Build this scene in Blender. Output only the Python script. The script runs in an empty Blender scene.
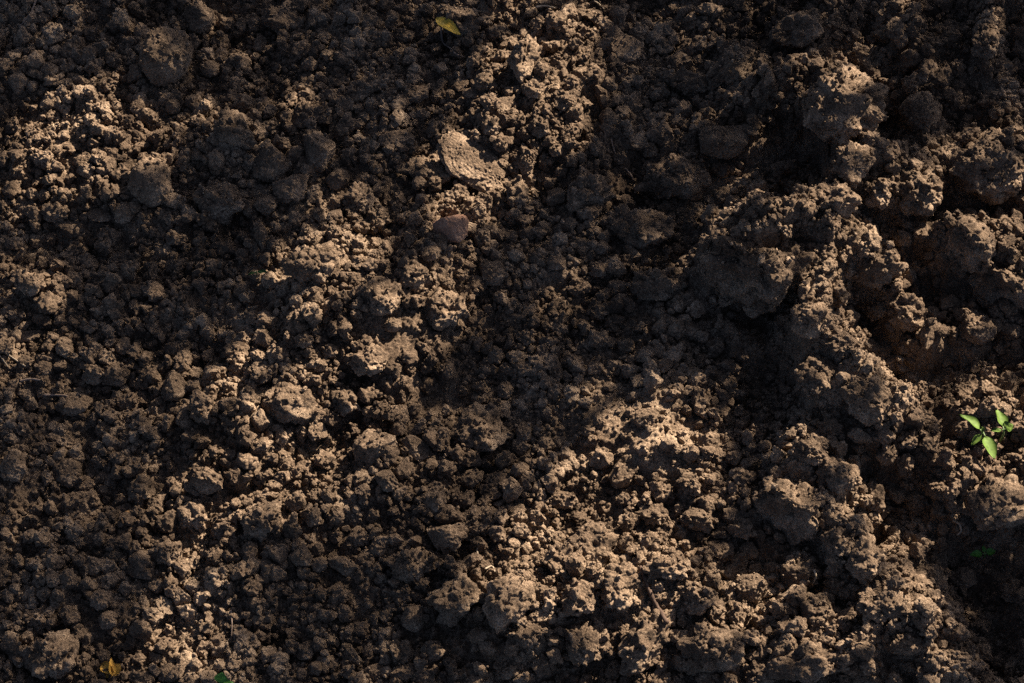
import bpy, math, random
import numpy as np
from mathutils import Vector, Matrix
random.seed(7); RNG = np.random.default_rng(11)
S = bpy.context.scene
COL = S.collection

# ------------------------------------------------------------------ camera, sky, sun, exposure
DIST, NADIR = 2.5, math.radians(30)
CAM = np.array([0.0, -DIST*math.sin(NADIR), DIST*math.cos(NADIR)])
cam = bpy.data.objects.new('camera', bpy.data.cameras.new('camera')); COL.objects.link(cam)
cam.location = CAM; cam.rotation_euler = (NADIR, 0, 0)
cam.data.sensor_width = 36; cam.data.lens = 36*DIST/1.024
cam.data.clip_start = 0.05; cam.data.clip_end = 500
S.camera = cam
SUN_AZ, SUN_EL = math.radians(40), math.radians(31)
SUN = np.array([math.sin(SUN_AZ)*math.cos(SUN_EL), math.cos(SUN_AZ)*math.cos(SUN_EL), math.sin(SUN_EL)])
S.world = bpy.data.worlds.new('World'); S.world.use_nodes = True
wn = S.world.node_tree
bg = wn.nodes.get('Background') or wn.nodes.new('ShaderNodeBackground')
sky = wn.nodes.new('ShaderNodeTexSky'); sky.sky_type = 'NISHITA'; sky.sun_disc = False
sky.sun_elevation = SUN_EL; sky.sun_rotation = SUN_AZ
sky.dust_density = 1.0; sky.air_density = 0.30; sky.ozone_density = 0.2
wn.links.new(sky.outputs[0], bg.inputs[0]); bg.inputs[1].default_value = 0.05
sl = bpy.data.lights.new('sun', 'SUN'); sl.energy = 5.0; sl.angle = math.radians(0.5); sl.color = (1.0, 0.86, 0.70)
so = bpy.data.objects.new('sun', sl); COL.objects.link(so); so.location = (3, 4, 4)
so.rotation_euler = Vector(-SUN).to_track_quat('-Z', 'Y').to_euler()
S.view_settings.view_transform = 'Standard'; S.view_settings.look = 'None'
S.view_settings.exposure = 2.25; S.view_settings.gamma = 1.0
S.view_settings.use_curve_mapping = False
S.render.engine = 'CYCLES'
S.cycles.use_denoising = False
S.cycles.max_bounces = 3; S.cycles.diffuse_bounces = 1

# ------------------------------------------------------------------ photo pixel <-> place
FWD = np.array([0, math.sin(NADIR), -math.cos(NADIR)]); UP = np.array([0, math.cos(NADIR), math.sin(NADIR)])
def at(px, py, z=0.0):
    """point of the place seen at a photo pixel, at height z"""
    d = FWD*DIST + np.array([1.0, 0, 0])*(px-512)/1000 + UP*(341.5-py)/1000
    return CAM + d*((z-CAM[2])/d[2])
def to_px(P):
    """photo pixel of points (N,3)"""
    q = P - CAM; dep = q@FWD
    return 512+1000*DIST*q[:, 0]/dep, 341.5-1000*DIST*(q@UP)/dep
def scale_at(p): return float((np.asarray(p)-CAM)@FWD)/DIST/1000   # metres per pixel

# ------------------------------------------------------------------ noise in numpy
def hsh(ix, iy, iz, s):
    h = (ix.astype(np.int64)*374761393 + iy.astype(np.int64)*668265263 + iz.astype(np.int64)*2147483647 + s*974634177) & 0xFFFFFFFF
    h = ((h ^ (h >> 13))*1274126177) & 0xFFFFFFFF
    h = ((h ^ (h >> 16))*2246822519) & 0xFFFFFFFF
    return h ^ (h >> 15)
def hf(ix, iy, iz, s): return hsh(ix, iy, iz, s)/4294967295.0
def fade(t): return t*t*t*(t*(t*6-15)+10)
def noise3(P, s=0):
    F = np.floor(P); f = P-F; I = F.astype(np.int64); u = fade(f); out = 0
    for a in (0, 1):
        for b in (0, 1):
            for c in (0, 1):
                h = hsh(I[:, 0]+a, I[:, 1]+b, I[:, 2]+c, s)
                g = ((h & 1023)/511.5-1)*(f[:, 0]-a)+(((h >> 10) & 1023)/511.5-1)*(f[:, 1]-b)+(((h >> 20) & 1023)/511.5-1)*(f[:, 2]-c)
                out = out+g*(u[:, 0] if a else 1-u[:, 0])*(u[:, 1] if b else 1-u[:, 1])*(u[:, 2] if c else 1-u[:, 2])
    return out*1.3
def noise2(X, Y, s=0):
    Fx, Fy = np.floor(X), np.floor(Y); fx, fy = X-Fx, Y-Fy; Ix, Iy = Fx.astype(np.int64), Fy.astype(np.int64)
    ux, uy = fade(fx), fade(fy); out = 0; Z = np.zeros_like(Ix)
    for a in (0, 1):
        for b in (0, 1):
            th = hf(Ix+a, Iy+b, Z, s)*6.2831853
            out = out+(np.cos(th)*(fx-a)+np.sin(th)*(fy-b))*(ux if a else 1-ux)*(uy if b else 1-uy)
    return out*1.5
def balls3(P, s):
    """rounded grains: 1 at a grain's centre, falling to 0 between grains"""
    I = np.floor(P).astype(np.int64); best = np.zeros(len(P))
    for a in (-1, 0, 1):
        for b in (-1, 0, 1):
            for c in (-1, 0, 1):
                x, y, z = I[:, 0]+a, I[:, 1]+b, I[:, 2]+c
                h = hsh(x, y, z, s)
                dx = x+(h & 1023)/1023-P[:, 0]; dy = y+((h >> 10) & 1023)/1023-P[:, 1]; dz = z+((h >> 20) & 1023)/1023-P[:, 2]
                r = 0.45+0.5*hf(z, x, y, s+5)
                best = np.maximum(best, r*np.sqrt(np.clip(1-(dx*dx+dy*dy+dz*dz)/(r*r), 0, 1)))
    return best
def balls2(X, Y, s, lo=0.3, hi=0.8):
    Ix, Iy = np.floor(X).astype(np.int64), np.floor(Y).astype(np.int64); Z = np.zeros_like(Ix); best = np.zeros_like(X)
    for a in (-1, 0, 1):
        for b in (-1, 0, 1):
            x, y = Ix+a, Iy+b
            dx = x+hf(x, y, Z, s)-X; dy = y+hf(x, y, Z, s+1)-Y
            r = lo+(hi-lo)*hf(x, y, Z, s+2)
            best = np.maximum(best, r*np.sqrt(np.clip(1-(dx*dx+dy*dy)/(r*r), 0, 1)))
    return best

# ------------------------------------------------------------------ materials
def mat(name):
    m = bpy.data.materials.new(name); m.use_nodes = True
    return m, m.node_tree, m.node_tree.nodes['Principled BSDF']
def soil_material(name, dark, mid, pale, bump=0.0032, per_object=True, freq=1.0):
    m, t, p = mat(name); N, L = t.nodes.new, t.links.new
    tc = N('ShaderNodeTexCoord')
    def noise(sc, det, rough=0.6):
        n = N('ShaderNodeTexNoise'); n.inputs['Scale'].default_value = sc; n.inputs['Detail'].default_value = det
        n.inputs['Roughness'].default_value = rough; L(tc.outputs['Object'], n.inputs['Vector']); return n
    n1, n2, n3 = noise(45*freq, 4), noise(520*freq, 3, 0.75), noise(9*freq, 2)
    r = N('ShaderNodeValToRGB'); r.color_ramp.elements[0].position = 0.30; r.color_ramp.elements[1].position = 0.74
    r.color_ramp.elements[0].color = (*dark, 1); r.color_ramp.elements[1].color = (*pale, 1)
    e = r.color_ramp.elements.new(0.52); e.color = (*mid, 1)
    ad = N('ShaderNodeMath'); ad.operation = 'MULTIPLY_ADD'; L(n2.outputs[0], ad.inputs[0]); ad.inputs[1].default_value = 0.85
    sb = N('ShaderNodeMath'); sb.operation = 'MULTIPLY_ADD'; L(n1.outputs[0], sb.inputs[0]); sb.inputs[1].default_value = 0.55; sb.inputs[2].default_value = -0.485
    s3 = N('ShaderNodeMath'); s3.operation = 'MULTIPLY_ADD'; L(n3.outputs[0], s3.inputs[0]); s3.inputs[1].default_value = 0.55; L(sb.outputs[0], s3.inputs[2])
    L(s3.outputs[0], ad.inputs[2])
    L(ad.outputs[0], r.inputs[0])
    if per_object:
        oi = N('ShaderNodeObjectInfo'); mr = N('ShaderNodeMapRange'); L(oi.outputs['Random'], mr.inputs[0])
        mr.inputs[3].default_value = 0.82; mr.inputs[4].default_value = 1.16
        hs = N('ShaderNodeHueSaturation'); L(r.outputs[0], hs.inputs['Color']); L(mr.outputs[0], hs.inputs['Value'])
        L(hs.outputs[0], p.inputs['Base Color'])
    else:
        L(r.outputs[0], p.inputs['Base Color'])
    p.inputs['Roughness'].default_value = 0.95; p.inputs['Specular IOR Level'].default_value = 0.12
    b1 = N('ShaderNodeBump'); b1.inputs['Strength'].default_value = 1.0; b1.inputs['Distance'].default_value = bump
    nb = noise(520, 5, 0.75); L(nb.outputs[0], b1.inputs['Height']); L(b1.outputs[0], p.inputs['Normal'])
    return m
SOIL = soil_material('soil', (0.048, 0.033, 0.022), (0.150, 0.104, 0.068), (0.37, 0.272, 0.186))
SOIL_GROUND = soil_material('soil ground', (0.044, 0.030, 0.020), (0.138, 0.095, 0.062), (0.345, 0.254, 0.173), per_object=False)
STONE = soil_material('pinkish stone', (0.15, 0.080, 0.050), (0.26, 0.150, 0.098), (0.38, 0.25, 0.17), bump=0.0005)
def plain(name, c, rough=0.6, spec=0.3, vary=0.25, transl=0.0, scale=300):
    m, t, p = mat(name); N, L = t.nodes.new, t.links.new
    tc = N('ShaderNodeTexCoord'); n = N('ShaderNodeTexNoise'); n.inputs['Scale'].default_value = scale; n.inputs['Detail'].default_value = 3
    L(tc.outputs['Object'], n.inputs['Vector'])
    r = N('ShaderNodeValToRGB'); r.color_ramp.elements[0].position = .3; r.color_ramp.elements[1].position = .7
    r.color_ramp.elements[0].color = (*[v*(1-vary) for v in c], 1); r.color_ramp.elements[1].color = (*[min(1, v*(1+vary)) for v in c], 1)
    L(n.outputs[0], r.inputs[0]); L(r.outputs[0], p.inputs['Base Color'])
    p.inputs['Roughness'].default_value = rough; p.inputs['Specular IOR Level'].default_value = spec
    if transl:
        tr = N('ShaderNodeBsdfTranslucent'); L(r.outputs[0], tr.inputs[0]); mx = N('ShaderNodeMixShader'); mx.inputs[0].default_value = transl
        L(p.outputs[0], mx.inputs[1]); L(tr.outputs[0], mx.inputs[2]); L(mx.outputs[0], t.nodes['Material Output'].inputs[0])
    return m
LEAF = plain('seedling leaf', (0.085, 0.14, 0.026), 0.62, 0.12, 0.25, 0.25)
LEAF_DEEP = plain('deep green leaf', (0.055, 0.16, 0.02), 0.5, 0.3, 0.2, 0.2)
LEAF_DULL = plain('dull green leaf', (0.020, 0.045, 0.012), 0.7, 0.1, 0.2)
STEM = plain('seedling stem', (0.08, 0.13, 0.035), 0.5)
YELLOW = plain('yellow leaf', (0.50, 0.32, 0.04), 0.55, 0.2, 0.3, 0.2)
AMBER = plain('amber leaf', (0.46, 0.25, 0.045), 0.6, 0.2, 0.4, 0.2)
SCRAP = plain('brown leaf', (0.11, 0.06, 0.025), 0.7, 0.2, 0.3)
STRAW = plain('pale straw', (0.24, 0.19, 0.135), 0.8, 0.1, 0.25)
ROOT = plain('brown root', (0.17, 0.125, 0.095), 0.85, 0.1, 0.25)
STICK = plain('twig bark', (0.06, 0.04, 0.03), 0.9, 0.1, 0.4)
BARK = plain('tree bark', (0.12, 0.09, 0.065), 0.9, 0.1, 0.4, 0, 30)
CANOPY = plain('tree leaf', (0.06, 0.10, 0.03), 0.6, 0.2, 0.3, 0.0, 30)

# ------------------------------------------------------------------ object helpers
def link(name, verts, faces, m, parent=None, smooth=True):
    me = bpy.data.meshes.new(name)
    verts = np.asarray(verts, np.float32); 
    if isinstance(faces, np.ndarray):
        k = faces.shape[1]; n = len(faces)
        me.vertices.add(len(verts)); me.vertices.foreach_set('co', verts.ravel())
        me.loops.add(n*k); me.loops.foreach_set('vertex_index', faces.astype(np.int32).ravel())
        me.polygons.add(n); me.polygons.foreach_set('loop_start', np.arange(0, n*k, k, dtype=np.int32))
        me.update(calc_edges=True)
    else:
        me.from_pydata([tuple(map(float, v)) for v in verts], [], faces)
    me.polygons.foreach_set('use_smooth', np.full(len(me.polygons), smooth))
    me.materials.append(m); me.update()
    o = bpy.data.objects.new(name, me); COL.objects.link(o)
    if parent is not None: o.parent = parent
    return o
def tag(o, label=None, cat=None, group=None, kind=None):
    if label: o['label'] = label
    if cat: o['category'] = cat
    if group: o['group'] = group
    if kind: o['kind'] = kind
    return o
def empty(name, loc):
    o = bpy.data.objects.new(name, None); COL.objects.link(o); o.location = loc; o.empty_display_size = 0.01; return o

def ico_table(levels):
    t = (1+5**.5)/2
    V = np.array([(-1, t, 0), (1, t, 0), (-1, -t, 0), (1, -t, 0), (0, -1, t), (0, 1, t), (0, -1, -t), (0, 1, -t), (t, 0, -1), (t, 0, 1), (-t, 0, -1), (-t, 0, 1)], float)
    V /= np.linalg.norm(V[0])
    Fc = np.array([(0, 11, 5), (0, 5, 1), (0, 1, 7), (0, 7, 10), (0, 10, 11), (1, 5, 9), (5, 11, 4), (11, 10, 2), (10, 7, 6), (7, 1, 8), (3, 9, 4), (3, 4, 2), (3, 2, 6), (3, 6, 8), (3, 8, 9), (4, 9, 5), (2, 4, 11), (6, 2, 10), (8, 6, 7), (9, 8, 1)])
    out = [(V, Fc)]
    for _ in range(levels):
        E = np.sort(np.concatenate([Fc[:, [0, 1]], Fc[:, [1, 2]], Fc[:, [2, 0]]]), 1)
        U, inv = np.unique(E, axis=0, return_inverse=True); inv = inv.reshape(-1)
        M = V[U[:, 0]]+V[U[:, 1]]; M /= np.linalg.norm(M, axis=1, keepdims=True)
        n = len(Fc); a, b, c = inv[:n]+len(V), inv[n:2*n]+len(V), inv[2*n:]+len(V)
        V = np.concatenate([V, M])
        Fc = np.concatenate([np.stack([Fc[:, 0], a, c], 1), np.stack([Fc[:, 1], b, a], 1), np.stack([Fc[:, 2], c, b], 1), np.stack([a, b, c], 1)])
        out.append((V, Fc))
    return out
ICO = ico_table(6)
def rot_matrix(rng):
    q = rng.normal(size=4); q /= np.linalg.norm(q); w, x, y, z = q
    return np.array([[1-2*(y*y+z*z), 2*(x*y-z*w), 2*(x*z+y*w)], [2*(x*y+z*w), 1-2*(x*x+z*z), 2*(y*z-x*w)], [2*(x*z-y*w), 2*(y*z+x*w), 1-2*(x*x+y*y)]])
def clod_verts(seed, rx, ry, rz, level, style='lumpy', grain=1.0):
    """one clod of crumbly earth: uneven body, flattened or broken facets, then packed grains all over its skin"""
    rng = np.random.default_rng(seed)
    D, Fc = ICO[level]; off = rng.uniform(-50, 50, 3)
    k = {'lumpy': 1.0, 'angular': 0.6, 'round': 0.55, 'slab': 0.8, 'ragged': 1.5, 'wedge': 0.7}[style]
    r = 1+k*(0.30*noise3(D*1.3+off, 1)+0.20*noise3(D*2.9+off, 2)+0.10*noise3(D*6+off, 3))
    npl = {'lumpy': 12, 'angular': 16, 'round': 6, 'slab': 9, 'ragged': 9, 'wedge': 6}[style]
    for i in range(npl):
        n = rng.normal(size=3); n /= np.linalg.norm(n); d = rng.uniform(0.62, 0.95) if style != 'round' else rng.uniform(0.8, 1)
        c = D@n; cut = np.where(c > 0.05, d/np.maximum(c, 0.05), 9)
        r = np.where(r < cut, r, cut+(r-cut)*0.06)
    P = D*r[:, None]*np.array([rx, ry, rz])
    rm = (rx+ry+rz)/3
    if style == 'wedge':
        for nv, d in (((-.58, -.74, .34), .12), ((.30, .45, .84), .72)):
            nv = np.array(nv)/np.linalg.norm(nv); c = (P/np.array([rx, ry, rz]))@nv; d = d+0.26*noise3(P/0.020+off, 11)+0.16*noise3(P/0.009+off, 12)
            P = P-np.where(c > d, (c-d)*0.93, 0)[:, None]*nv*np.array([rx, ry, rz])
    if style in ('ragged', 'wedge'):
        P += D*((0.22 if style == 'ragged' else 0.20)*rm*noise3(P/(rm*0.45)+off, 7))[:, None]
    g1 = min(0.009, rm*0.45); g2 = min(0.0042, rm*0.24)
    am = np.clip(0.65+1.1*noise3(P/(rm*0.8)+off, 8), 0.12, 1.25)*grain*{'ragged': 1.0, 'wedge': 1.0, 'slab': .22, 'lumpy': .5, 'angular': .28}.get(style, 0.42)
    nrm = D/np.array([rx, ry, rz]); nrm /= np.linalg.norm(nrm, axis=1, keepdims=True)
    W = P+0.45*g1*np.stack([noise3(P/(g1*.9)+off+s, 13) for s in (0, 17, 31)], 1)
    P = P+nrm*(am*g1*0.35*noise3(P/(g1*2.1)+off, 14))[:, None]
    P = P+nrm*(am*(0.55*g1*balls3(W/g1+off, 4)-0.18*g1))[:, None]
    if level >= 3: P = P+nrm*(am*0.60*g2*balls3((P+0.4*(W-P))/g2+off, 5))[:, None]
    if level >= 4: P = P+nrm*((0.0017*noise3(P/0.0026+off, 6)+0.0010*noise3(P/0.0045+off, 9))*grain*np.clip(.5+1.5*noise3(P/0.012+off, 15), .1, 1.2))[:, None]
    return P, Fc

# ------------------------------------------------------------------ where the sun reaches the soil (drives where the tree's leaves hang)
LIT = [  # polygon in photo pixels, share of the leaves that are missing there
 (0.88, [(0, 110), (60, 85), (130, 85), (165, 110), (185, 150), (180, 215), (130, 235), (60, 235), (0, 225)]),
 (0.7, [(180, 95), (235, 95), (250, 125), (200, 130)]),
 (0.85, [(0, 255), (40, 255), (75, 300), (80, 345), (0, 350)]),
 (1.00, [(300, 235), (345, 240), (360, 270), (430, 265), (480, 290), (470, 325), (440, 345), (400, 400), (350, 450), (300, 510), (240, 545), (205, 560), (165, 545), (150, 500), (185, 420), (225, 370), (250, 340), (300, 320), (300, 290), (265, 270)]),
 (0.6, [(150, 545), (230, 545), (225, 620), (250, 683), (90, 683), (110, 640), (150, 620)]),
 (0.35, [(30, 635), (85, 635), (85, 690), (30, 690)]),
 (1.00, [(500, -20), (600, -20), (590, 60), (592, 110), (575, 150), (550, 190), (520, 215), (490, 240), (470, 200), (420, 185), (420, 160), (445, 140), (475, 140), (470, 110), (478, 60), (500, 40)]),
 (0.75, [(345, 185), (375, 185), (400, 220), (400, 250), (360, 255), (335, 210)]),
 (1.00, [(795, 60), (885, 70), (880, 140), (860, 190), (900, 165), (960, 140), (1050, 135), (1050, 530), (960, 520), (925, 470), (900, 450), (870, 470), (880, 530), (800, 470), (790, 440), (800, 380), (770, 340), (720, 320), (690, 300), (700, 240), (720, 205), (770, 190), (800, 185), (790, 120)]),
 (1.00, [(480, 570), (545, 500), (550, 470), (600, 440), (650, 425), (700, 420), (720, 430), (705, 480), (740, 530), (800, 560), (850, 530), (870, 480), (900, 550), (950, 640), (962, 710), (520, 710), (480, 640)]),
 (0.80, [(890, -20), (910, -20), (925, 40), (950, 85), (930, 90), (900, 60)]),
 (0.70, [(975, -20), (1000, -20), (1000, 60), (985, 70)]),
 (0.60, [(940, 20), (975, 20), (975, 35), (940, 35)]),
 (0.55, [(850, 25), (880, 35), (875, 60), (855, 50)]),
 (1.0, [(750, 468), (790, 462), (832, 500), (828, 560), (800, 540), (785, 490)]),
 (0.80, [(985, 575), (1050, 575), (1050, 605), (990, 600)]),
 (0.80, [(690, 310), (725, 310), (725, 340), (690, 340)]),
 (0.80, [(738, 408), (778, 408), (778, 440), (738, 440)]),
 (0.075, [(0, 345), (200, 345), (150, 500), (250, 560), (400, 520), (420, 710), (0, 710)]),
 (0.20, [(400, 400), (480, 410), (560, 440), (545, 500), (480, 570), (470, 640), (400, 600), (300, 560), (330, 480)]),
 (0.035, [(440, 240), (600, 240), (620, 400), (560, 450), (480, 400)]),
 (0.035, [(250, 560), (480, 580), (500, 710), (240, 710)]),
 (0.55, [(560, 400), (620, 380), (710, 375), (705, 480), (560, 490)]), (0.6, [(425, 200), (480, 205), (480, 255), (430, 255)]), (0.45, [(430, 10), (470, 10), (470, 45), (430, 45)]),
]
DARK = [[(845, 290), (872, 300), (900, 355), (960, 345), (1050, 335), (1050, 375), (960, 390), (905, 385)],
        [(868, 85), (960, 100), (1050, 90), (1050, 128), (900, 158), (872, 150)]]
def inside(px, py, poly):
    r = np.zeros(px.shape, bool); j = len(poly)-1
    for i in range(len(poly)):
        (xi, yi), (xj, yj) = poly[i], poly[j]
        r ^= ((yi > py) != (yj > py)) & (px < (xj-xi)*(py-yi)/(yj-yi+1e-9)+xi); j = i
    return r
def lit(px, py):
    px, py = np.asarray(px, float), np.asarray(py, float); v = np.where(py < 85, 0.004, 0.010)
    for a, poly in LIT: v = np.maximum(v, a*inside(px, py, poly))
    for poly in DARK: v = np.where(inside(px, py, poly), 0.0, v)
    return v

# ------------------------------------------------------------------ the lie of the land
RIDGES = [  # photo-pixel polyline, height (m), half width (m)
 ([(770, 90), (850, 90), (862, 150), (835, 215), (760, 235)], 0.040, 0.035),
 ([(890, 190), (950, 165), (1040, 170)], 0.035, 0.035),
 ([(720, 260), (800, 250), (835, 262), (812, 330), (835, 375), (880, 405)], 0.045, 0.030),
 ([(870, 255), (890, 290), (930, 330)], 0.035, 0.026),
 ([(960, 250), (1040, 260)], 0.040, 0.035),
 ([(880, 430), (960, 425), (1040, 440)], 0.018, 0.045),
 ([(790, 470), (850, 540), (880, 600), (930, 660)], 0.030, 0.032),
 ([(530, 620), (640, 600), (760, 640), (830, 670)], 0.022, 0.050),
 ([(480, 150), (570, 70), (540, 10)], 0.020, 0.050),
 ([(395, 365), (425, 350)], 0.022, 0.035), ([(610, 425), (645, 450)], 0.014, 0.040),
 ([(260, 420), (340, 330), (420, 290)], 0.016, 0.060),
 ([(890, -10), (930, 80)], 0.025, 0.020), ([(985, -10), (990, 70)], 0.025, 0.020),
]
HOLLOWS = [([(860, 300), (890, 370), (950, 365)], 0.012, 0.018), ([(900, 520), (960, 560), (1000, 640)], 0.035, 0.045),
 ([(700, 350), (740, 370), (760, 460)], 0.008, 0.030), ([(40, 250), (170, 265)], 0.018, 0.030), ([(640, 190), (760, 180)], 0.02, 0.05),
 ([(870, 110), (890, 150)], 0.03, 0.022), ([(960, 90), (1030, 60)], 0.03, 0.04)]
SMOOTH = [(628, 434, 66, 48), (930, 425, 30, 18), (408, 350, 40, 26), (640, 470, 50, 30), (440, 400, 34, 20)]
def poly_dist(X, Y, pts):
    d = np.full(X.shape, 9.0)
    for (ax, ay), (bx, by) in zip(pts[:-1], pts[1:]):
        ux, uy = bx-ax, by-ay; t = np.clip(((X-ax)*ux+(Y-ay)*uy)/(ux*ux+uy*uy+1e-12), 0, 1)
        d = np.minimum(d, np.hypot(X-ax-t*ux, Y-ay-t*uy))
    return d
def smooth_mask(px, py):
    v = np.zeros(px.shape)
    for cx, cy, rx, ry in SMOOTH: v = np.maximum(v, np.minimum(1, 1.25*np.exp(-(((px-cx)/rx)**2+((py-cy)/ry)**2)*1.3)))
    return v*0.97
def axis(lo, hi, step, far):
    core = np.arange(lo, hi+step/2, step); g = [hi]; s = step
    while g[-1] < far: s *= 1.16; g.append(g[-1]+s)
    k = [lo]; s = step
    while k[-1] > -far: s *= 1.16; k.append(k[-1]-s)
    return np.concatenate([k[:0:-1], core, g[1:]])
GX, GY = axis(-0.66, 0.66, 0.00125, 60), axis(-0.52, 0.60, 0.00125, 60)
MX, MY = np.meshgrid(GX, GY)
def terrain(X, Y):
    sh = X.shape; x, y = X.ravel(), Y.ravel()
    h = 0.020*noise2(x/0.30, y/0.30, 1)+0.014*noise2(x/0.12, y/0.12, 2)+0.008*noise2(x/0.05, y/0.05, 3)
    right = np.clip((x-0.14)/0.14, 0, 1)*np.clip((0.8-x)/.2, 0, 1)
    h = h+right*(0.015*noise2(x/0.075, y/0.075, 14)+0.014*noise2(x/0.034, y/0.034, 15))
    wx, wy = x+0.010*noise2(x/0.03, y/0.03, 21), y+0.010*noise2(x/0.03, y/0.03, 22)
    for sgn, lst in ((1, RIDGES), (-1, HOLLOWS)):
        for pts, hh, w in lst:
            q = [tuple(at(a, b, hh*0.6 if sgn > 0 else 0)[:2]) for a, b in pts]
            d = poly_dist(wx, wy, q)/w
            h = h+sgn*1.15*hh*np.exp(-d**2*1.1)
    px, py = to_px(np.stack([x, y, h], 1)); sm = 1-0.85*smooth_mask(px, py)
    near = np.clip((6-np.hypot(x, y))/4, 0, 1)
    a = np.clip(0.55+0.9*noise2(x/0.06, y/0.06, 5), 0.1, 1.2)
    b = np.clip(0.60+0.9*noise2(x/0.04, y/0.04, 6), 0.15, 1.2)
    g = 0.013*a*balls2(x/0.024+0.3*noise2(x/.01, y/.01, 31), y/0.024, 41)+0.0075*b*balls2(x/0.0115, y/0.0115+0.3*noise2(x/.005, y/.005, 32), 51)+0.0042*balls2(x/0.0058, y/0.0058, 61)
    g = g+0.0022*balls2(x/0.0034, y/0.0034, 71)+0.0016*noise2(x/0.004, y/0.004, 8)
    fine = 0.0016*noise2(x/0.007, y/0.007, 9)+0.0012*noise2(x/0.003, y/0.003, 10)
    fine = fine+0.0038*(1-sm)*balls2(x/0.0048+.3*noise2(x/.003, y/.003, 33), y/0.0048, 81)*np.clip(.6+1.4*noise2(x/.016, y/.016, 34), 0, 1.3)
    return (h+near*(g*sm+fine)).reshape(sh)
H = terrain(MX, MY)
ny, nx = H.shape
idx = np.arange(nx*ny).reshape(ny, nx)
quads = np.stack([idx[:-1, :-1], idx[:-1, 1:], idx[1:, 1:], idx[1:, :-1]], -1).reshape(-1, 4)
ground = link('ground', np.stack([MX, MY, H], -1).reshape(-1, 3), quads, SOIL_GROUND)
tag(ground, kind='structure')
UX0, UY0, ST = -0.66, -0.52, 0.00125
iu0, iv0 = int(np.argmin(abs(GX-UX0))), int(np.argmin(abs(GY-UY0)))
CORE = H[iv0:iv0+int(1.12/ST), iu0:iu0+int(1.32/ST)].copy()
def height(x, y, grid=None):
    g = CORE if grid is None else grid
    i = np.clip(((np.asarray(y)-UY0)/ST).astype(int), 0, g.shape[0]-1); j = np.clip(((np.asarray(x)-UX0)/ST).astype(int), 0, g.shape[1]-1)
    return g[i, j]
TOP = CORE.copy()     # ground with the clods' tops on it: what crumbs and twigs come to rest on
def local_height(x, y, r):
    k = max(1, int(r*0.6/ST)); i, j = int((y-UY0)/ST), int((x-UX0)/ST)
    return float(np.mean(CORE[max(0, i-k):i+k+1, max(0, j-k):j+k+1]))
def rest(px, py, lift=0.0, grid=None):
    """point on the soil (clods included) that the photo shows at a pixel: march along the line of sight"""
    for z in np.arange(0.14, -0.12, -0.001):
        p = at(px, py, z)
        if height(p[0], p[1], TOP) >= z: break
    return at(px, py, z+lift)

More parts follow.
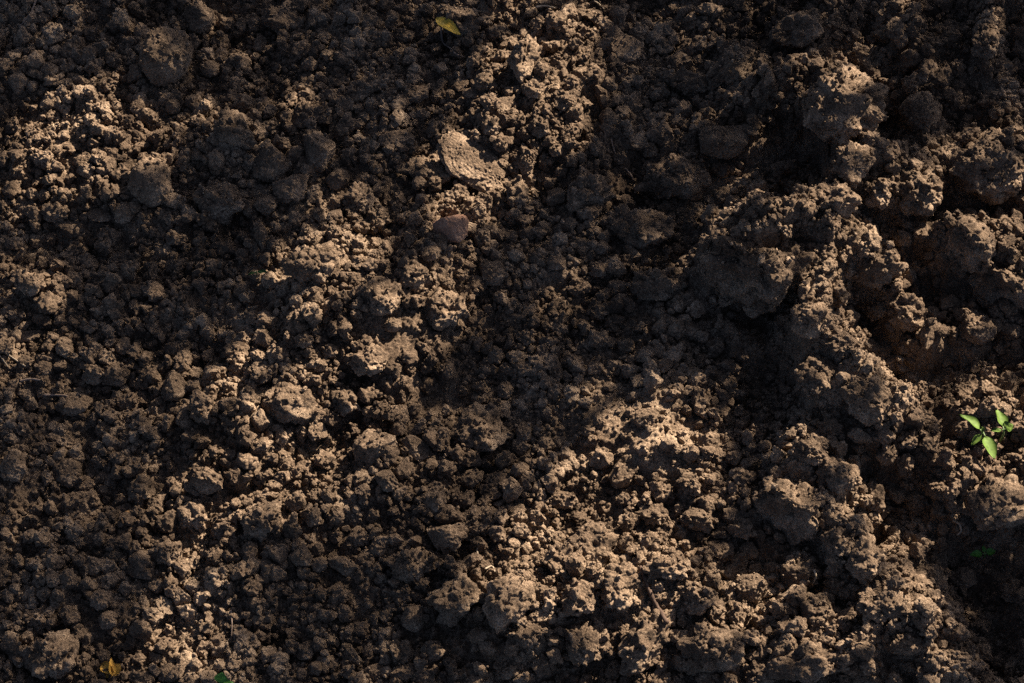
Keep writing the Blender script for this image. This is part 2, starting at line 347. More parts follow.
# ------------------------------------------------------------------ clods one can tell apart
# px, py, width, height (pixels), lean (deg, in plan), style, flatness (height/width), phrase for it or None
CL = [
 (165, 57, 56, 62, 0, 'round', .9, 'big dark round clod in the shaded upper bed'),
 (200, 18, 38, 36, 0, 'lumpy', .9, 'dark crusty clod at the upper edge'),
 (89, 57, 20, 22, 0, 'lumpy', 1, 'small upright clod standing alone in shade'),
 (104, 84, 28, 17, 10, 'ragged', .7, 'small sunlit clod below the upright one'),
 (74, 79, 19, 16, 0, 'lumpy', .8, None), (210, 69, 20, 18, 0, 'round', .9, None), (173, 106, 18, 18, 0, 'round', .9, None),
 (234, 133, 46, 36, -15, 'lumpy', .8, 'broad leaning clod with a pitted shaded face'),
 (151, 182, 44, 50, 0, 'round', .9, 'tall round clod with a sunlit edge'),
 (219, 202, 50, 36, 0, 'ragged', .8, None), (70, 145, 36, 11, -12, 'slab', .3, 'flat pale chip of soil in the sunlit patch'),
 (251, 209, 22, 24, 0, 'lumpy', .9, None), (54, 212, 28, 20, 0, 'ragged', .8, None), (101, 215, 30, 15, 0, 'slab', .5, None),
 (70, 226, 32, 10, -8, 'slab', .4, 'thin bright flake low in the left sunlit patch'), (241, 25, 16, 17, 10, 'angular', .9, None), (114, 59, 20, 18, 0, 'lumpy', .9, None),
 (318, 151, 40, 42, 15, 'angular', .9, 'angular dark clod with flat broken faces'),
 (271, 165, 42, 44, 0, 'lumpy', .8, 'crumbly clod beside the angular one'), (291, 187, 42, 30, 20, 'lumpy', .8, 'smooth grey wedge of soil'),
 (337, 180, 28, 26, 0, 'angular', .9, None), (360, 199, 36, 30, 25, 'ragged', .8, 'sunlit ragged clod at a shadow edge'), (379, 219, 30, 28, 0, 'ragged', .8, None),
 (266, 205, 30, 26, 0, 'lumpy', .9, None), (306, 116, 30, 34, 0, 'ragged', .8, None), (285, 22, 46, 30, 0, 'ragged', .8, 'dark ragged clod high in the shade'),
 (472, 162, 86, 42, -36, 'slab', .22, 'large tilted sunlit plate of soil'), (431, 172, 62, 24, -12, 'ragged', .5, 'rough sunlit crust under the tilted plate'),
 (480, 54, 28, 17, 0, 'ragged', .7, 'pale lit clod near the yellow leaf'), (471, 93, 19, 13, -10, 'slab', .6, 'little flat-topped sunlit crumb'), (505, 104, 16, 22, -20, 'slab', .5, None),
 (458, 22, 44, 36, 0, 'lumpy', .9, 'brown clod behind the yellow leaf'), (404, 35, 24, 18, 0, 'lumpy', .8, None), (497, 33, 28, 16, 0, 'ragged', .8, None),
 (357, 90, 60, 22, 20, 'ragged', .5, 'long shaded ledge of crumbs'), (402, 97, 70, 26, 15, 'ragged', .5, 'layered dark ledge of soil'), (395, 140, 40, 26, 0, 'lumpy', .6, None),
 (525, 62, 30, 56, -15, 'ragged', .7, 'brightest heap of the upper sunlit streak'), (565, 100, 30, 26, 0, 'ragged', .8, None), (533, 90, 24, 20, 0, 'ragged', .8, None),
 (540, 128, 26, 20, 0, 'ragged', .8, None), (526, 160, 24, 28, 0, 'ragged', .8, None), (517, 195, 28, 26, 0, 'ragged', .8, None), (556, 22, 26, 22, 0, 'ragged', .8, None),
 (623, 50, 38, 34, 10, 'angular', .8, 'grey stone-like clod in upper shade'), (608, 118, 18, 20, 0, 'round', .9, 'small round clod beside the lit streak'), (650, 150, 17, 17, 0, 'round', .9, None),
 (707, 114, 17, 17, 0, 'round', .9, None), (663, 44, 13, 13, 0, 'round', .9, None), (557, 150, 19, 16, 0, 'angular', .8, None), (604, 161, 17, 17, 0, 'round', .9, None),
 (680, 64, 36, 22, 0, 'lumpy', .8, None), (694, 84, 46, 30, 0, 'ragged', .8, None), (734, 67, 54, 36, 25, 'lumpy', .8, 'leaning dark clod above the deep shade'),
 (721, 141, 62, 46, 20, 'lumpy', .8, 'big dark clod deep in the central shade'), (680, 178, 78, 46, 10, 'lumpy', .7, 'broad dark mound in the central shade'), (724, 199, 24, 24, 0, 'round', .9, None),
 (744, 216, 46, 22, 0, 'ragged', .6, None), (590, 192, 44, 42, 0, 'lumpy', .8, 'dim mound below the lit streak'), (640, 230, 70, 40, 0, 'lumpy', .6, None),
 (838, 108, 92, 86, -20, 'ragged', .75, 'huge ragged clod, half sunlit, with a gnawed face'), (852, 165, 40, 44, 0, 'ragged', .9, None),
 (990, 172, 84, 62, 0, 'ragged', .7, 'wide sunlit crumbly mass with a hole'), (919, 192, 56, 44, 0, 'ragged', .8, 'lit crumbly clod beside the wide mass'), (832, 199, 52, 44, 0, 'ragged', .8, 'lit knobbly clod under the huge one'),
 (879, 192, 24, 32, 0, 'ragged', .9, None), (899, 34, 24, 38, 20, 'lumpy', .9, 'dim upright clod near the thin lit chain'), (926, 75, 26, 30, -35, 'ragged', .8, None), (912, 85, 22, 20, 0, 'ragged', .8, None),
 (986, 40, 26, 44, 0, 'ragged', .8, None), (953, 28, 42, 18, 0, 'ragged', .6, None), (798, 30, 60, 36, 10, 'lumpy', .7, 'pale dusty mound in upper shade'), (920, 112, 44, 44, 0, 'round', .8, 'dark round clod below the lit chain'),
 (30, 284, 36, 26, 0, 'ragged', .9, 'sunlit heap of grains by the left edge'), (27, 336, 36, 15, 5, 'slab', .5, 'flat lit cake of soil by the left edge'),
 (44, 369, 18, 17, 0, 'round', .9, 'small round clod above the straw pieces'), (93, 375, 23, 24, 20, 'lumpy', .9, None), (115, 376, 30, 30, 0, 'lumpy', .9, 'lumpy shaded clod among its like'), (175, 388, 33, 34, 20, 'angular', .8, 'flat-faced grey clod at the patch border'),
 (104, 429, 18, 18, 0, 'round', .9, 'lone pale ball of soil'), (172, 259, 22, 24, 0, 'lumpy', .9, 'dark knob in the deep left shade'), (242, 289, 21, 18, 25, 'angular', .8, 'pale-topped chunk in left shade'), (253, 317, 18, 22, 0, 'lumpy', .9, None),
 (178, 348, 32, 17, 10, 'lumpy', .7, None), (74, 280, 18, 20, 25, 'angular', .9, None), (123, 346, 20, 18, 0, 'lumpy', .9, None), (89, 328, 21, 15, 0, 'angular', .8, None), (64, 439, 42, 16, -18, 'slab', .5, 'long flat shaded piece of soil'),
 (125, 262, 44, 16, 0, 'ragged', .6, None), (128, 402, 28, 20, 0, 'lumpy', .8, None), (75, 405, 44, 26, 0, 'lumpy', .7, None),
 (313, 264, 56, 42, 10, 'ragged', .8, 'lit cluster of packed crumbs'), (380, 296, 46, 42, 0, 'ragged', .5, 'domed sunlit clod'), (414, 277, 32, 28, 0, 'ragged', .9, 'lit knob behind the domed clod'),
 (444, 309, 60, 42, 0, 'ragged', .45, 'broad lit clod with pale spurs'), (492, 272, 28, 34, 0, 'lumpy', .9, 'dark rounded clod below the pink stone'), (448, 284, 15, 13, 0, 'round', .9, 'tiny orange-brown pebble of soil'),
 (330, 351, 17, 16, 0, 'round', .9, 'little lit ball in the bright patch'), (320, 365, 16, 15, 0, 'round', .9, None), (304, 340, 20, 18, 0, 'ragged', .9, None), (316, 300, 18, 18, 0, 'round', .9, None), (340, 300, 20, 20, 0, 'ragged', .9, None),
 (290, 402, 52, 42, 0, 'ragged', .7, 'bright lumpy heap amid the lit patch'), (262, 372, 30, 30, 0, 'ragged', .8, None), (345, 400, 30, 26, 0, 'ragged', .8, None), (370, 360, 40, 30, 0, 'ragged', .7, None), (318, 416, 30, 20, 0, 'lumpy', .8, None),
 (481, 432, 62, 50, 10, 'lumpy', .6, 'low shaded hump near the middle'), (505, 390, 17, 19, 0, 'round', .9, 'small rounded clod in middle shade'), (374, 447, 52, 36, 25, 'angular', .8, 'steep angular clod at the lit patch edge'), (418, 447, 36, 26, -30, 'slab', .6, 'slanting slab in middle shade'),

 (578, 243, 26, 14, 10, 'angular', .7, None), (556, 264, 24, 18, 0, 'lumpy', .8, None), (657, 287, 58, 38, 0, 'lumpy', .8, 'rounded shaded clod left of the overhang'), (700, 326, 32, 17, 0, 'ragged', .7, 'small sunlit clod under the overhang'),
 (746, 276, 100, 84, 0, 'wedge', .8, 'large overhanging clod with a hollow shaded face'), (700, 402, 20, 38, 0, 'ragged', 1, 'narrow lit spur of soil'), (761, 422, 24, 22, 0, 'ragged', .9, 'lone lit clod in deep shade'), (711, 344, 13, 12, 0, 'round', .9, None),
 (647, 418, 32, 22, 0, 'angular', .7, 'half-buried clod in the powdery soil'), (524, 432, 17, 20, 0, 'round', .9, None), (545, 445, 18, 18, 0, 'round', .9, None), (524, 368, 28, 20, 0, 'lumpy', .8, None), (570, 362, 28, 18, 0, 'lumpy', .8, None), (555, 372, 20, 20, 0, 'lumpy', .8, None),
 (520, 470, 20, 16, 0, 'round', .9, None), (662, 366, 24, 16, 0, 'lumpy', .8, None),
 (800, 268, 60, 50, 0, 'ragged', .8, 'lit crumbly shoulder joined to the overhang'), (820, 256, 32, 30, 0, 'ragged', .8, None), (967, 247, 58, 64, 0, 'wedge', .9, 'lit-topped block of earth'), (999, 289, 60, 58, 0, 'wedge', .95, 'square block with a dark front face'),
 (973, 330, 42, 34, 0, 'lumpy', .8, 'dim clod under the square block'), (880, 268, 48, 40, 20, 'ragged', .7, 'lit ridge crumb mass above the dark trench'), (910, 312, 40, 34, -35, 'ragged', .7, None), (812, 320, 34, 44, -20, 'ragged', .8, None),
 (818, 375, 52, 40, 0, 'ragged', .8, 'lit knobbly clod on the descending ridge'), (868, 400, 56, 42, -30, 'ragged', .7, 'lit clod low on the descending ridge'), (970, 392, 40, 24, 0, 'ragged', .8, 'pitted lit clod above the seedlings'), (842, 345, 36, 30, 0, 'ragged', .8, None),
 (830, 430, 30, 26, 0, 'ragged', .8, None), (905, 440, 26, 18, 0, 'ragged', .7, None), (812, 455, 40, 26, 0, 'ragged', .8, None),
 (13, 466, 32, 32, 0, 'lumpy', .8, 'shaded clod cut by the left edge'), (67, 473, 36, 30, 0, 'lumpy', .8, 'dull broad clod in lower left shade'), (141, 490, 30, 26, 0, 'ragged', .8, 'clod with a lit cap over a dark side'), (207, 480, 36, 28, -15, 'lumpy', .8, 'bright domed clod beside a flat chip'),
 (194, 489, 32, 11, -25, 'slab', .4, 'flat lit chip leaning on a bright clod'), (157, 507, 22, 20, 0, 'lumpy', .9, None), (192, 514, 34, 30, 0, 'ragged', .8, 'knotted clod with a sunlit top'), (167, 551, 34, 28, 0, 'ragged', .8, 'ragged lit clod over a dark hollow'), (140, 571, 32, 17, 0, 'lumpy', .7, None),
 (35, 564, 22, 15, 15, 'round', .8, 'smooth oval clod in the lower shade'), (40, 575, 14, 11, 0, 'round', .8, None), (108, 620, 20, 19, 0, 'round', .9, 'pale ball above the amber leaf'), (54, 657, 54, 46, 0, 'lumpy', .8, 'big pitted clod near the lower edge'), (141, 678, 28, 14, 0, 'ragged', .8, 'bright clod beside the amber leaf'),
 (170, 588, 15, 30, 10, 'ragged', 1, None), (103, 656, 15, 18, 0, 'lumpy', .9, None), (250, 552, 20, 24, 0, 'lumpy', .9, None), (42, 620, 46, 20, 0, 'ragged', .6, None), (78, 505, 50, 30, 0, 'ragged', .7, None), (96, 565, 26, 22, 0, 'lumpy', .8, None),
 (387, 480, 32, 25, -20, 'angular', .8, 'dark angular wedge below the steep clod'), (312, 517, 24, 23, 0, 'lumpy', .9, 'speckled ball at the shadow edge'), (445, 537, 42, 32, 0, 'lumpy', .8, 'humped clod in the lower middle'), (478, 524, 46, 32, 10, 'ragged', .7, None), (505, 600, 52, 66, -25, 'lumpy', .8, 'large smooth lit clod casting a shadow'),
 (458, 597, 58, 46, 0, 'ragged', .8, 'broken shaded clod beside the large lit one'), (347, 567, 42, 22, -20, 'lumpy', .8, 'smooth shaded lobe of soil'), (414, 618, 26, 28, 0, 'round', .8, 'round clod in the lower shade'), (300, 557, 28, 26, 0, 'lumpy', .8, None), (360, 537, 26, 22, 0, 'lumpy', .8, None), (410, 565, 46, 32, 10, 'ragged', .8, 'mound of grains in the lower middle'),
 (262, 520, 38, 40, -30, 'ragged', .8, 'lit clod hanging over a dark gap'), (318, 565, 22, 18, 0, 'lumpy', .9, None), (375, 672, 26, 16, 0, 'round', .8, None), (316, 668, 16, 15, 0, 'round', .9, None), (432, 500, 30, 40, 0, 'lumpy', .8, None), (350, 655, 20, 40, 30, 'lumpy', .7, None), (405, 672, 30, 20, 0, 'lumpy', .8, None), (425, 676, 26, 18, 0, 'lumpy', .8, None), (470, 480, 30, 22, 20, 'angular', .7, None), (500, 480, 30, 20, 0, 'lumpy', .7, None),
 (623, 476, 32, 28, 0, 'lumpy', .8, 'rough clod below the powdery soil'), (690, 484, 20, 38, 25, 'ragged', 1, 'pointed lit clod sticking up'), (700, 520, 38, 30, 0, 'lumpy', .8, 'reddish-brown crumbly clod'), (647, 642, 42, 66, -30, 'ragged', .5, 'long sunlit slab of crusted soil'), (711, 648, 64, 56, 20, 'ragged', .7, 'broad sunlit clod in the lower right crumbs'),
 (748, 588, 38, 36, 0, 'lumpy', .8, 'smooth-bottomed lit clod'), (762, 672, 44, 28, 0, 'ragged', .7, None), (541, 593, 18, 18, 0, 'round', .9, None), (580, 600, 36, 40, 0, 'ragged', .7, None), (525, 635, 40, 26, 0, 'ragged', .7, None), (583, 645, 46, 40, -10, 'ragged', .7, None), (620, 585, 36, 50, -25, 'ragged', .7, None), (668, 568, 46, 24, 10, 'ragged', .7, None), (740, 530, 26, 22, 0, 'ragged', .8, None), (697, 600, 40, 40, 0, 'ragged', .8, None), (735, 615, 22, 40, 10, 'ragged', .9, None), (560, 500, 40, 24, 0, 'angular', .6, None), (595, 545, 50, 46, -30, 'ragged', .6, None), (560, 560, 40, 36, -20, 'ragged', .6, None), (655, 515, 36, 24, 0, 'ragged', .7, None),
 (784, 513, 78, 74, 0, 'wedge', .95, 'big steep clod with a dark smooth face'), (1002, 503, 66, 58, -8, 'ragged', .5, 'flat-topped lit block below the seedlings'), (802, 574, 44, 38, 0, 'ragged', .8, 'lit rounded clod below the steep one'), (818, 612, 44, 42, 0, 'ragged', .8, None), (812, 663, 100, 42, 5, 'ragged', .6, 'widest sunlit clod along the lower edge'),
 (884, 608, 52, 34, -20, 'ragged', .7, 'lit grains on the lower ridge'), (864, 560, 34, 44, 0, 'ragged', .8, 'upright lit clod on the lower ridge'), (1014, 591, 26, 22, 0, 'ragged', .8, 'lone lit clod at the right edge'), (835, 475, 46, 34, 0, 'ragged', .8, 'lit clod behind the steep one'), (872, 500, 30, 30, 0, 'ragged', .8, None), (938, 490, 28, 22, 0, 'ragged', .8, None), (905, 645, 44, 26, 0, 'ragged', .7, None), (955, 660, 40, 22, 0, 'ragged', .7, None), (835, 540, 30, 34, 0, 'ragged', .8, None), (950, 610, 30, 24, 0, 'lumpy', .8, None), (930, 575, 36, 26, 0, 'lumpy', .7, None), (965, 580, 28, 24, 0, 'lumpy', .8, None),
]
def fit_clod(px, py, w, h, lean, style, flat):
    """centre and radii so that the clod shows at that pixel with that size, sunk a third into the soil"""
    z = 0.0
    for _ in range(6):
        c = at(px, py, z); s = scale_at(c)
        rx = w/2*s*0.93; rz = max(0.3*h, min(w, h)*0.5*min(1, flat*1.15))*s*0.93
        ry = math.sqrt(max((h/2*s*0.93)**2-(rz*math.sin(NADIR))**2, (0.3*h*s)**2))/math.cos(NADIR)
        ry = min(ry, rx*1.7)
        if style == 'slab': rz = 0.5*rz
        z = local_height(c[0], c[1], rx)+(1.15 if style == 'slab' else 0.52 if px > 690 else 0.58)*rz
    return c, rx, ry, rz
PLACED = []   # (px, py, radius px)
def stamp(c, rx, ry, rz):
    r = max(rx, ry)*0.9; i0, j0 = int((c[1]-UY0-r)/ST), int((c[0]-UX0-r)/ST); n = int(2*r/ST)+2
    i1, j1 = min(i0+n, TOP.shape[0]), min(j0+n, TOP.shape[1]); i0, j0 = max(i0, 0), max(j0, 0)
    if i1 <= i0 or j1 <= j0: return
    yy, xx = np.mgrid[i0:i1, j0:j1]; q = ((xx*ST+UX0-c[0])/(rx*0.9))**2+((yy*ST+UY0-c[1])/(ry*0.9))**2
    t = np.where(q < 1, c[2]+rz*0.9*np.sqrt(np.clip(1-q, 0, 1)), -9)
    TOP[i0:i1, j0:j1] = np.maximum(TOP[i0:i1, j0:j1], t)
BARE = np.zeros(TOP.shape, bool)   # flat plates that stay clean of crumbs
def stamp_mesh(o, P, bare=False):
    R = np.array(o.rotation_euler.to_matrix()); q = P@R.T+np.array(o.location)
    i = np.clip(((q[:, 1]-UY0)/ST).astype(int), 0, TOP.shape[0]-1); j = np.clip(((q[:, 0]-UX0)/ST).astype(int), 0, TOP.shape[1]-1)
    np.maximum.at(TOP, (i, j), q[:, 2])
    if bare: BARE[i, j] = True
def make_clod(k, px, py, w, h, lean, style, flat, name='soil_clod', m=None, grain=1.0):
    c, rx, ry, rz = fit_clod(px, py, w, h, lean, style, flat)
    rm = max(rx, ry); level = 6 if rm > 0.034 else 5 if rm > 0.014 else 4 if rm > 0.0065 else 3
    P, Fc = clod_verts(1000+k, rx, ry, rz, level, style, grain)
    o = link(name, P, Fc, m or SOIL); o.location = c
    a = math.radians(lean)
    tilt = 0.5*a if style == 'slab' else 0.25*a
    o.rotation_euler = (0, -tilt, a)
    stamp_mesh(o, P, style == 'slab' or name == 'stone'); PLACED.append((px, py, (w+h)/4))
    return o
clods = []
for k, (px, py, w, h, lean, style, flat, ph) in enumerate(CL):
    if style == 'lumpy' and w > 43: style = 'ragged' if k % 3 else 'angular'
    clods.append((make_clod(k, px, py, w, h, lean, style, flat), px, py, w, h, style, ph))
stone = make_clod(900, 451, 229, 40, 36, 15, 'angular', .9, 'stone', STONE, 0.7)
tag(stone, 'pinkish grey stone sitting in a hollow of the shaded soil', 'stone')

# small clods between them, up to 300 in all, biggest first
tries = 0; k = 2000
while len(clods) < 299 and tries < 20000:
    tries += 1
    n = len(clods); r = 12.5-5.5*(n-len(CL))/max(1, 299-len(CL))
    px, py = random.uniform(6, 1018), random.uniform(6, 677)
    if float(smooth_mask(np.array([px]), np.array([py]))[0]) > 0.45: continue
    if any((px-a)**2+(py-b)**2 < (r*0.8+c*0.95)**2 for a, b, c in PLACED): continue
    style = random.choice(['lumpy', 'round', 'ragged', 'lumpy', 'angular']); w = r*2*random.uniform(.9, 1.2); h = r*2*random.uniform(.75, 1.05)
    clods.append((make_clod(k, px, py, w, h, random.uniform(-40, 40), style, random.uniform(.7, .95)), px, py, w, h, style, None)); k += 1

# a label for each: landmark clods by their look, the others by look and by the landmark they lie next to
LAND = [(px, py, ph) for o, px, py, w, h, st, ph in clods if ph] + [(451, 230, 'pinkish stone'), (447, 25, 'yellow leaf'), (111, 670, 'amber leaf'), (978, 433, 'larger lit seedling'), (983, 552, 'shaded seedling'), (655, 598, 'dark twig')]
used = set()
WORD = {'lumpy': 'lumpy', 'round': 'rounded', 'ragged': 'ragged', 'angular': 'angular', 'slab': 'flat', 'wedge': 'steep'}
for o, px, py, w, h, st, ph in clods:
    size = (w+h)/2
    if ph: lab = ph if len(ph.split()) >= 4 else ph+' of brown soil'
    else:
        sz = 'small' if size < 19 else 'middling' if size < 30 else 'broad'
        near = sorted(LAND, key=lambda q: (q[0]-px)**2+(q[1]-py)**2)[:6]; lab = None
        li = 'sunlit' if lit([px], [py])[0] > 0.45 else 'shaded'
        opts = []
        for ax, ay, name in near:
            dx, dy = px-ax, py-ay
            d1 = ('right of' if dx > 0 else 'left of') if abs(dx) > 2.2*abs(dy) else ('below' if dy > 0 else 'above') if abs(dy) > 2.2*abs(dx) else ('below and ' if dy > 0 else 'above and ')+('right of' if dx > 0 else 'left of')
            opts.append((d1, name))
        for d1, name in opts:
            for base in ([f'{sz} {li} clod', f'{sz} {WORD[st]} {li} clod']):
                t = f'{base} {d1} the {name}'
                if (d1, name) not in used and len(t.split()) <= 16: lab = t; used.add((d1, name)); break
            if lab: break
        if not lab:
            for (d1, name) in opts:
                t = f'{sz} {WORD[st]} {li} clod {d1} the {name}'
                if t not in used and len(t.split()) <= 16: lab = t; break
        used.add(lab)
    tag(o, lab, 'clod', 'clods of crumbly soil')

# ------------------------------------------------------------------ crumbs: uncountable grains over everything
def crumb_batch(level, sizes, pos, seed):
    rng = np.random.default_rng(seed); nv = 14; V, F = [], []; base = 0
    var = []
    for i in range(nv):
        D, Fc = ICO[level]; off = rng.uniform(-50, 50, 3)
        r = 1+0.42*noise3(D*1.4+off, 1)+0.30*noise3(D*3.1+off, 2)
        for _ in range(9):
            n = rng.normal(size=3); n /= np.linalg.norm(n); c = D@n; d = rng.uniform(.5, .92); r = np.minimum(r, np.where(c > .05, d/np.maximum(c, .05), 9))
        P = D*r[:, None]*rng.uniform(.75, 1.2, 3)
        if level >= 3: P = P+D*(0.16*balls3(P/0.5+off, 4)+0.10*noise3(P/0.3+off, 5))[:, None]-D*0.05
        var.append(P)
    which = rng.integers(0, nv, len(sizes))
    for i in range(nv):
        sel = np.where(which == i)[0]
        if not len(sel): continue
        Fc = ICO[level][1]
        q = rng.normal(size=(len(sel), 4)); q /= np.linalg.norm(q, axis=1, keepdims=True); w, x, y, z = q.T
        R = np.stack([np.stack([1-2*(y*y+z*z), 2*(x*y-z*w), 2*(x*z+y*w)], -1), np.stack([2*(x*y+z*w), 1-2*(x*x+z*z), 2*(y*z-x*w)], -1), np.stack([2*(x*z-y*w), 2*(y*z+x*w), 1-2*(x*x+y*y)], -1)], 1)
        P = np.einsum('nij,vj->nvi', R, var[i])*sizes[sel, None, None]+pos[sel, None, :]
        V.append(P.reshape(-1, 3)); F.append((Fc[None]+(np.arange(len(sel))*len(var[i]))[:, None, None]).reshape(-1, 3)+base)
        base += len(sel)*len(var[i])
    return np.concatenate(V), np.concatenate(F)
def scatter(n, r0, r1, power, seed, clump, level, lift, base=0.6, pile=0.3):
    rng = np.random.default_rng(seed)
    x = rng.uniform(-0.58, 0.58, n); y = rng.uniform(-0.45, 0.53, n)
    d = base+clump*noise2(x/0.07, y/0.07, seed)+0.5*clump*noise2(x/0.022, y/0.022, seed+1)
    px, py = to_px(np.stack([x, y, x*0], 1))
    d = d*(1-(0.45 if level < 2 else 0.90)*smooth_mask(px, py))
    onclod = (height(x, y, TOP)-height(x, y)) > 0.003
    r = r0*(1-rng.random(n)*(1-(r0/r1)**power))**(-1/power)
    keep = (rng.random(n) < d) & (~onclod | (rng.random(n) < pile)) & ~(height(x, y, BARE) & (rng.random(n) < .93))
    x, y, r = x[keep], y[keep], r[keep]
    z = height(x, y, TOP if level < 3 else None)+r*lift
    if level >= 2:
        for a, b, c, q in zip(x, y, z, r): stamp((a, b, c), q, q, q)
    parts.append(crumb_batch(level, r, np.stack([x, y, z], 1), seed))
parts = []
scatter(7500, 0.0060, 0.0115, 2.2, 101, 0.6, 3, 0.50, .66, 0.0)
scatter(26000, 0.0030, 0.0062, 1.6, 202, 0.8, 2, 0.45, .6, 0.05)
scatter(85000, 0.0009, 0.0028, 1.4, 303, 0.7, 1, 0.4, .5, 0.40)
Vs, Fs, b = [], [], 0
for v, f in parts: Vs.append(v); Fs.append(f+b); b += len(v)
crumbs = link('soil_crumbs', np.concatenate(Vs), np.concatenate(Fs), SOIL_GROUND, smooth=False)
tag(crumbs, 'loose brown crumbs of soil strewn over the whole bed', 'soil crumbs', None, 'stuff')

# ------------------------------------------------------------------ seedlings, leaves, threads
def leaf_mesh(L, W, fold=0.35, curl=0.3, n=9, m=5, tip=1.0):
    """ovate blade along +X from its base, folded along the midrib, tip bending down, with thickness"""
    V = []; F = []
    th = 0.0004
    for side in (0, 1):
        for i in range(n):
            t = i/(n-1); w = W/2*(math.sin(math.pi*min(1, t**0.8))**0.8)*(1-0.25*t*tip)+0.0004*(1-t)
            for j in range(m):
                u = 2*j/(m-1)-1
                V.append((L*t, u*w, abs(u)*w*fold-curl*L*t*t*0.5+(-th if side else 0)+0.0006*math.sin(9*t+3*u)))
    k = n*m
    for i in range(n-1):
        for j in range(m-1):
            a = i*m+j; F.append((a, a+m, a+m+1, a+1)); F.append((k+a, k+a+1, k+a+m+1, k+a+m))
    for i in range(n-1):
        for j in (0, m-1):
            a = i*m+j; q = (a, k+a, k+a+m, a+m); F.append(q if j else q[::-1])
    return V, F
def tube(points, r0, r1, seg=7, sub=6, wob=0.0):
    P = [Vector(p) for p in points]; pts = []
    for i in range(len(P)-1):
        p0, p1, p2, p3 = P[max(i-1, 0)], P[i], P[i+1], P[min(i+2, len(P)-1)]
        for s in range(sub):
            t = s/sub; pts.append(0.5*((2*p1)+(p2-p0)*t+(2*p0-5*p1+4*p2-p3)*t*t+(3*p1-p0-3*p2+p3)*t**3))
    pts.append(P[-1]); V, F = [], []
    for i, p in enumerate(pts):
        d = (pts[min(i+1, len(pts)-1)]-pts[max(i-1, 0)]).normalized(); a = d.orthogonal().normalized(); bq = d.cross(a)
        r = (r0+(r1-r0)*i/(len(pts)-1))*(1+wob*random.uniform(-1, 1))
        for s in range(seg): V.append(p+r*(math.cos(2*math.pi*s/seg)*a+math.sin(2*math.pi*s/seg)*bq))
    for i in range(len(pts)-1):
        for s in range(seg): F.append((i*seg+s, i*seg+(s+1) % seg, (i+1)*seg+(s+1) % seg, (i+1)*seg+s))
    F.append(tuple(range(seg))[::-1]); F.append(tuple((len(pts)-1)*seg+s for s in range(seg)))
    return V, F
def place_leaf(parent, base, tip, W, m, fold=.35, curl=.25, roll=0.0, name='leaf'):
    b, t = Vector(base), Vector(tip); d = t-b; L = d.length
    V, F = leaf_mesh(L, W, fold, curl)
    o = link(name, V, F, m, parent)
    x = d.normalized(); y = Vector((0, 0, 1)).cross(x).normalized(); z = x.cross(y)
    R = Matrix((x, y, z)).transposed().to_4x4() @ Matrix.Rotation(roll, 4, 'X')
    o.matrix_local = Matrix.Translation(b-parent.location) @ R
    return o
def seedling(foot_px, crown_h, leaves, label, m, stem_r=0.0011, group=None):
    f = rest(*foot_px); root = empty('seedling', f); tag(root, label, 'seedling', group)
    top = np.array([f[0], f[1], f[2]+crown_h])
    V, F = tube([f-np.array([0, 0, .006]), f+np.array([.001, 0, crown_h*.5]), top], stem_r*1.2, stem_r)
    link('stem', [tuple(np.array(v)-f) for v in V], F, STEM, root)
    for (tpx, tpy, dz, W, fold, curl, roll) in leaves:
        tip = at(tpx, tpy, top[2]+dz)
        dirn = tip-top; base = top+dirn*0.16
        V, F = tube([top, base], stem_r*.8, stem_r*.6, sub=3); link('leaf_stalk', [tuple(np.array(v)-f) for v in V], F, STEM, root)
        place_leaf(root, base, tip, W, m, fold, curl, roll)
    return root
seedling((979, 444), 0.024, [(961, 413, .006, .014, .5, .2, .5), (996, 458, .000, .015, .3, .2, -.2), (971, 445, -.003, .007, .3, .2, 0), (982, 427, .006, .005, .4, .1, 0)],
         'larger sunlit green seedling with two long leaves and a small one', LEAF)
seedling((1000, 440), 0.021, [(1013, 424, .004, .014, .3, .2, -.2), (998, 408, .003, .014, .5, .3, .4), (990, 430, 0, .005, .3, .2, 0)],
         'paler sunlit seedling with two short leaves, beside the larger one', LEAF)
seedling((983, 558), 0.010, [(970, 554, .001, .008, .2, .2, 0), (996, 550, .001, .008, .2, .2, 0), (983, 545, .002, .004, .3, .1, 0)],
         'tiny dark green seedling alone in the deep shade', LEAF_DEEP, .0008)
seedling((221, 690), 0.012, [(222, 672, .004, .013, .3, .2, 0), (234, 682, 0, .008, .3, .2, 0)],
         'bright green seedling leaf tip at the lower edge', LEAF_DEEP, .001)
seedling((256, 275), 0.006, [(268, 271, .001, .004, .2, .2, 0), (248, 274, .001, .003, .2, .2, 0)],
         'very faint green sprout lying in the left shade', LEAF_DULL, .0006)

def lying_leaf(name, label, p0, p1, W, m, lift, fold, curl, roll, thread=None):
    a, b_ = rest(*p0, lift), rest(*p1, lift); root = empty(name, a); tag(root, label, 'leaf')
    place_leaf(root, a, b_, W, m, fold, curl, roll, 'blade')
    if thread:
        pts = [rest(x, y, .005) for x, y in thread]
        V, F = tube(pts, .0011, .0007); link('stalk', [tuple(np.array(v)-a) for v in V], F, ROOT, root)
    return root
lying_leaf('fallen_leaf', 'folded yellow leaf with a long bent stalk against a brown clod', (436, 18), (461, 34), .015, YELLOW, .014, .3, .1, -.1,
           [(441, 28), (443, 42), (450, 48), (456, 54), (464, 57)])
r_ = lying_leaf('fallen_leaf', 'crumpled amber leaf beside a bright clod at the lower edge', (102, 664), (119, 677), .011, AMBER, .006, .9, -.6, .3)
place_leaf(r_, rest(120, 664, .007), rest(105, 679, .005), .010, AMBER, .9, .5, -.7, 'blade')
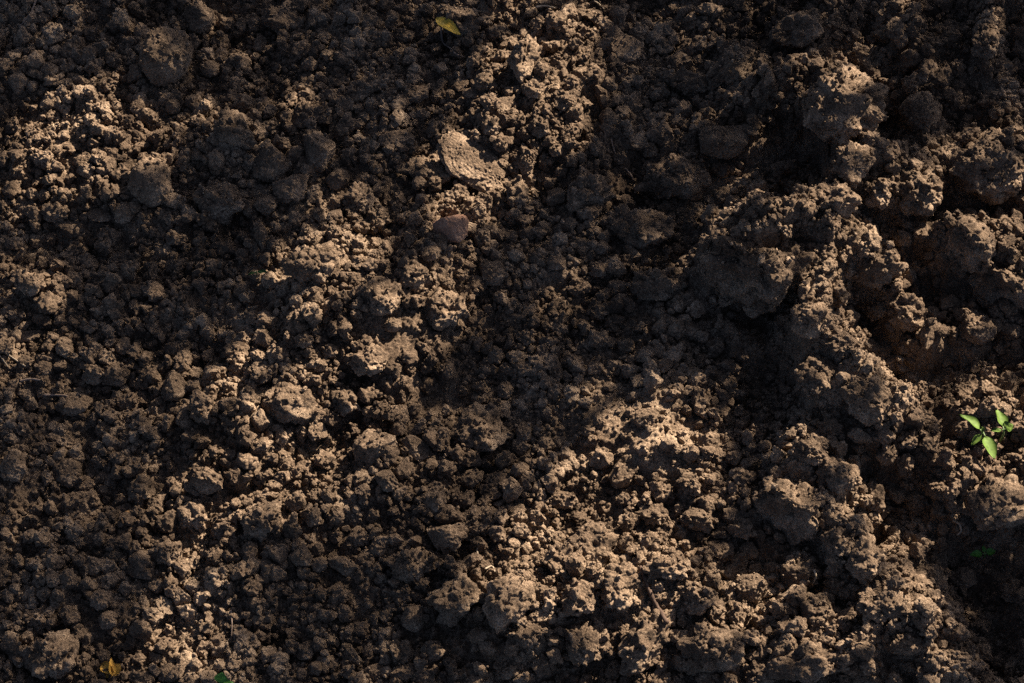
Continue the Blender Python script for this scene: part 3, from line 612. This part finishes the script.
place_leaf(r_, rest(112, 676, .006), rest(109, 661, .010), .009, AMBER, .8, -.6, .6, 'blade')
lying_leaf('leaf_scrap', 'tiny orange-brown leaf scrap among lumps at the bright patch border', (187, 405), (199, 412), .008, SCRAP, .004, .4, .3, .3)
lying_leaf('leaf_scrap', 'ochre leaf scrap tucked under the clod with a lit cap', (123, 523), (130, 507), .007, SCRAP, .003, .4, .3, .3)

def thread(name, label, cat, pts, r0, r1, m, lift=.0025, wob=.1):
    P = [rest(x, y, lift+.001*math.sin(i*2.1)) for i, (x, y) in enumerate(pts)]
    V, F = tube(P, r0, r1, wob=wob); return tag(link(name, V, F, m), label, cat)
thread('root_thread', 'grey root thread hanging in the upper left corner shade', 'root', [(36, 0), (32, 10), (24, 22), (19, 26)], .0011, .0006, ROOT)
thread('straw', 'pale straw poking in from the left edge, the upper one', 'straw', [(-4, 346), (10, 356), (25, 366)], .0011, .0008, STRAW)
thread('straw', 'pale straw poking in from the left edge, lower and steeper', 'straw', [(-4, 352), (3, 360), (8, 367)], .0010, .0007, STRAW)
thread('straw', 'short level straw lying below the small round clod', 'straw', [(20, 381), (30, 379), (40, 380)], .0012, .0009, ROOT)
thread('straw', 'thicker level straw lying over the shaded clods', 'straw', [(44, 395), (55, 395), (67, 396)], .0014, .0012, ROOT)
thread('root_thread', 'pale bent root fibre at the top of the lit streak', 'root', [(594, 1), (599, 4), (604, 9)], .0011, .0007, STRAW)
thread('root_thread', 'dim root thread hanging down the central shade', 'root', [(611, 138), (614, 150), (619, 162)], .0009, .0006, ROOT)
thread('root_thread', 'dim forked-looking root thread lower in the central shade', 'root', [(625, 168), (631, 175), (634, 184), (635, 193)], .0011, .0007, ROOT)
thread('root_thread', 'curled pale root hooked over the dark right hollow', 'root', [(953, 521), (959, 524), (961, 531), (957, 535)], .0011, .0008, STRAW)
thread('root_thread', 'thin pale fibre lying across the middle shade', 'root', [(480, 560), (477, 550), (480, 545)], .0009, .0006, STRAW)
thread('root_thread', 'small curved fibre near the large lit clod', 'root', [(485, 569), (492, 566), (495, 572)], .0009, .0006, STRAW)
thread('root_thread', 'upright dark hair root in the lower left shade', 'root', [(231, 610), (232, 625), (231, 640)], .0008, .0005, ROOT)
thread('root_thread', 'short pale root stub on the upper lit streak', 'root', [(536, 7), (546, 6), (555, 8)], .0012, .0008, STRAW)
thread('root_thread', 'curved pale root among lit clods below the steep one', 'root', [(814, 570), (816, 577), (812, 585)], .0011, .0007, STRAW)
thread('twig', 'dark brown twig sunk diagonally among the sunlit crumbs', 'twig', [(640, 566), (647, 585), (656, 604), (667, 623)], .0018, .0024, STICK, .0032, .3)

# ------------------------------------------------------------------ tree beyond the bed: its leaves throw the dappled shade
def up_sun(px, py, d): return at(px, py, 0.0)+SUN*d
rng = np.random.default_rng(5)
n = 15000
px, py = rng.uniform(-190, 1214, n), rng.uniform(-190, 873, n)
g0 = np.stack([at(a, b) for a, b in zip(px, py)]); hit = g0.copy(); open_ = np.ones(n, bool)
for z in np.arange(0.13, -0.10, -0.0015):          # where each sunbeam meets the soil
    q = g0+SUN*(z/SUN[2]); on = open_ & (height(q[:, 0], q[:, 1], TOP) >= z); hit[on] = q[on]; open_ &= ~on
hx, hy = to_px(hit)
wide = np.max([lit(hx+a, hy+b) for a, b in ((0, 0), (13, 0), (-13, 0), (0, 11), (0, -11))], 0)
L = np.where(wide > .9, wide, lit(hx, hy)); dap = np.clip(0.62+1.9*noise2(hx/34, hy/34, 77), 0, 1)
L = np.where(hx > 690, L*(0.22+0.78*dap), np.where(L > .9, 1, L*(0.80+0.20*dap)))
dap = 0; L = np.where((hx > 935) & (hy > 395) & (hy < 540), np.where(wide > .9, 1, L), L)
keep = rng.random(n) < np.clip(-np.log(np.clip(L, .004, 1))/5.2, 0, 1)
soft = ((L > .03) & (L < .45) & (hx < 690))[keep]
px, py = px[keep], py[keep]
dist = np.where(soft, rng.uniform(4.2, 5.8, len(px)), rng.uniform(1.7, 2.7, len(px)))
g0 = np.stack([at(a, b) for a, b in zip(px, py)]); C0 = g0+SUN*dist[:, None]
V, F = [], []
shape = np.array([(-1, 0, 0), (-.35, .42, .06), (.35, .36, .04), (1, 0, -.12), (.35, -.36, .04), (-.35, -.42, .06)])
for i, c in enumerate(C0):
    L = rng.uniform(.011, .019)
    nrm = SUN+rng.normal(size=3)*0.55; nrm /= np.linalg.norm(nrm)
    a = np.cross(nrm, rng.normal(size=3)); a /= np.linalg.norm(a); b = np.cross(nrm, a)
    P = c+L*(shape[:, :1]*a+shape[:, 1:2]*b*1.15+shape[:, 2:]*nrm); k = len(V)*6
    V.append(P); F += [(k, k+1, k+5), (k+1, k+2, k+4), (k+1, k+4, k+5), (k+2, k+3, k+4)]
foot = np.array([2.75, 2.95, 0.0])
tree = empty('tree', foot); tag(tree, 'low leafy tree beyond the bed that throws dappled shade over it', 'tree')
link('crown', np.concatenate(V)-foot, np.array([f for f in F]), CANOPY, tree, smooth=False)
fork = np.array([2.25, 2.5, 0.95])
v, f = tube([foot-[0, 0, .1], (foot+fork)/2+[.06, 0, 0], fork], .09, .055, 12, 8, .05); link('trunk', [tuple(np.array(q)-foot) for q in v], f, BARK, tree)
for ex, ey, d in [(90, 40, 2.0), (60, 560, 2.0), (420, 610, 1.9), (330, 80, 2.3), (690, 170, 2.2), (500, 430, 2.0), (-60, 330, 2.2)]:
    e = up_sun(ex, ey, d); mid = fork*.5+e*.5+np.array([0, 0, .10])
    v, f = tube([fork, mid, e], .022, .004, 8, 8, .05); link('branch', [tuple(np.array(q)-foot) for q in v], f, BARK, tree)
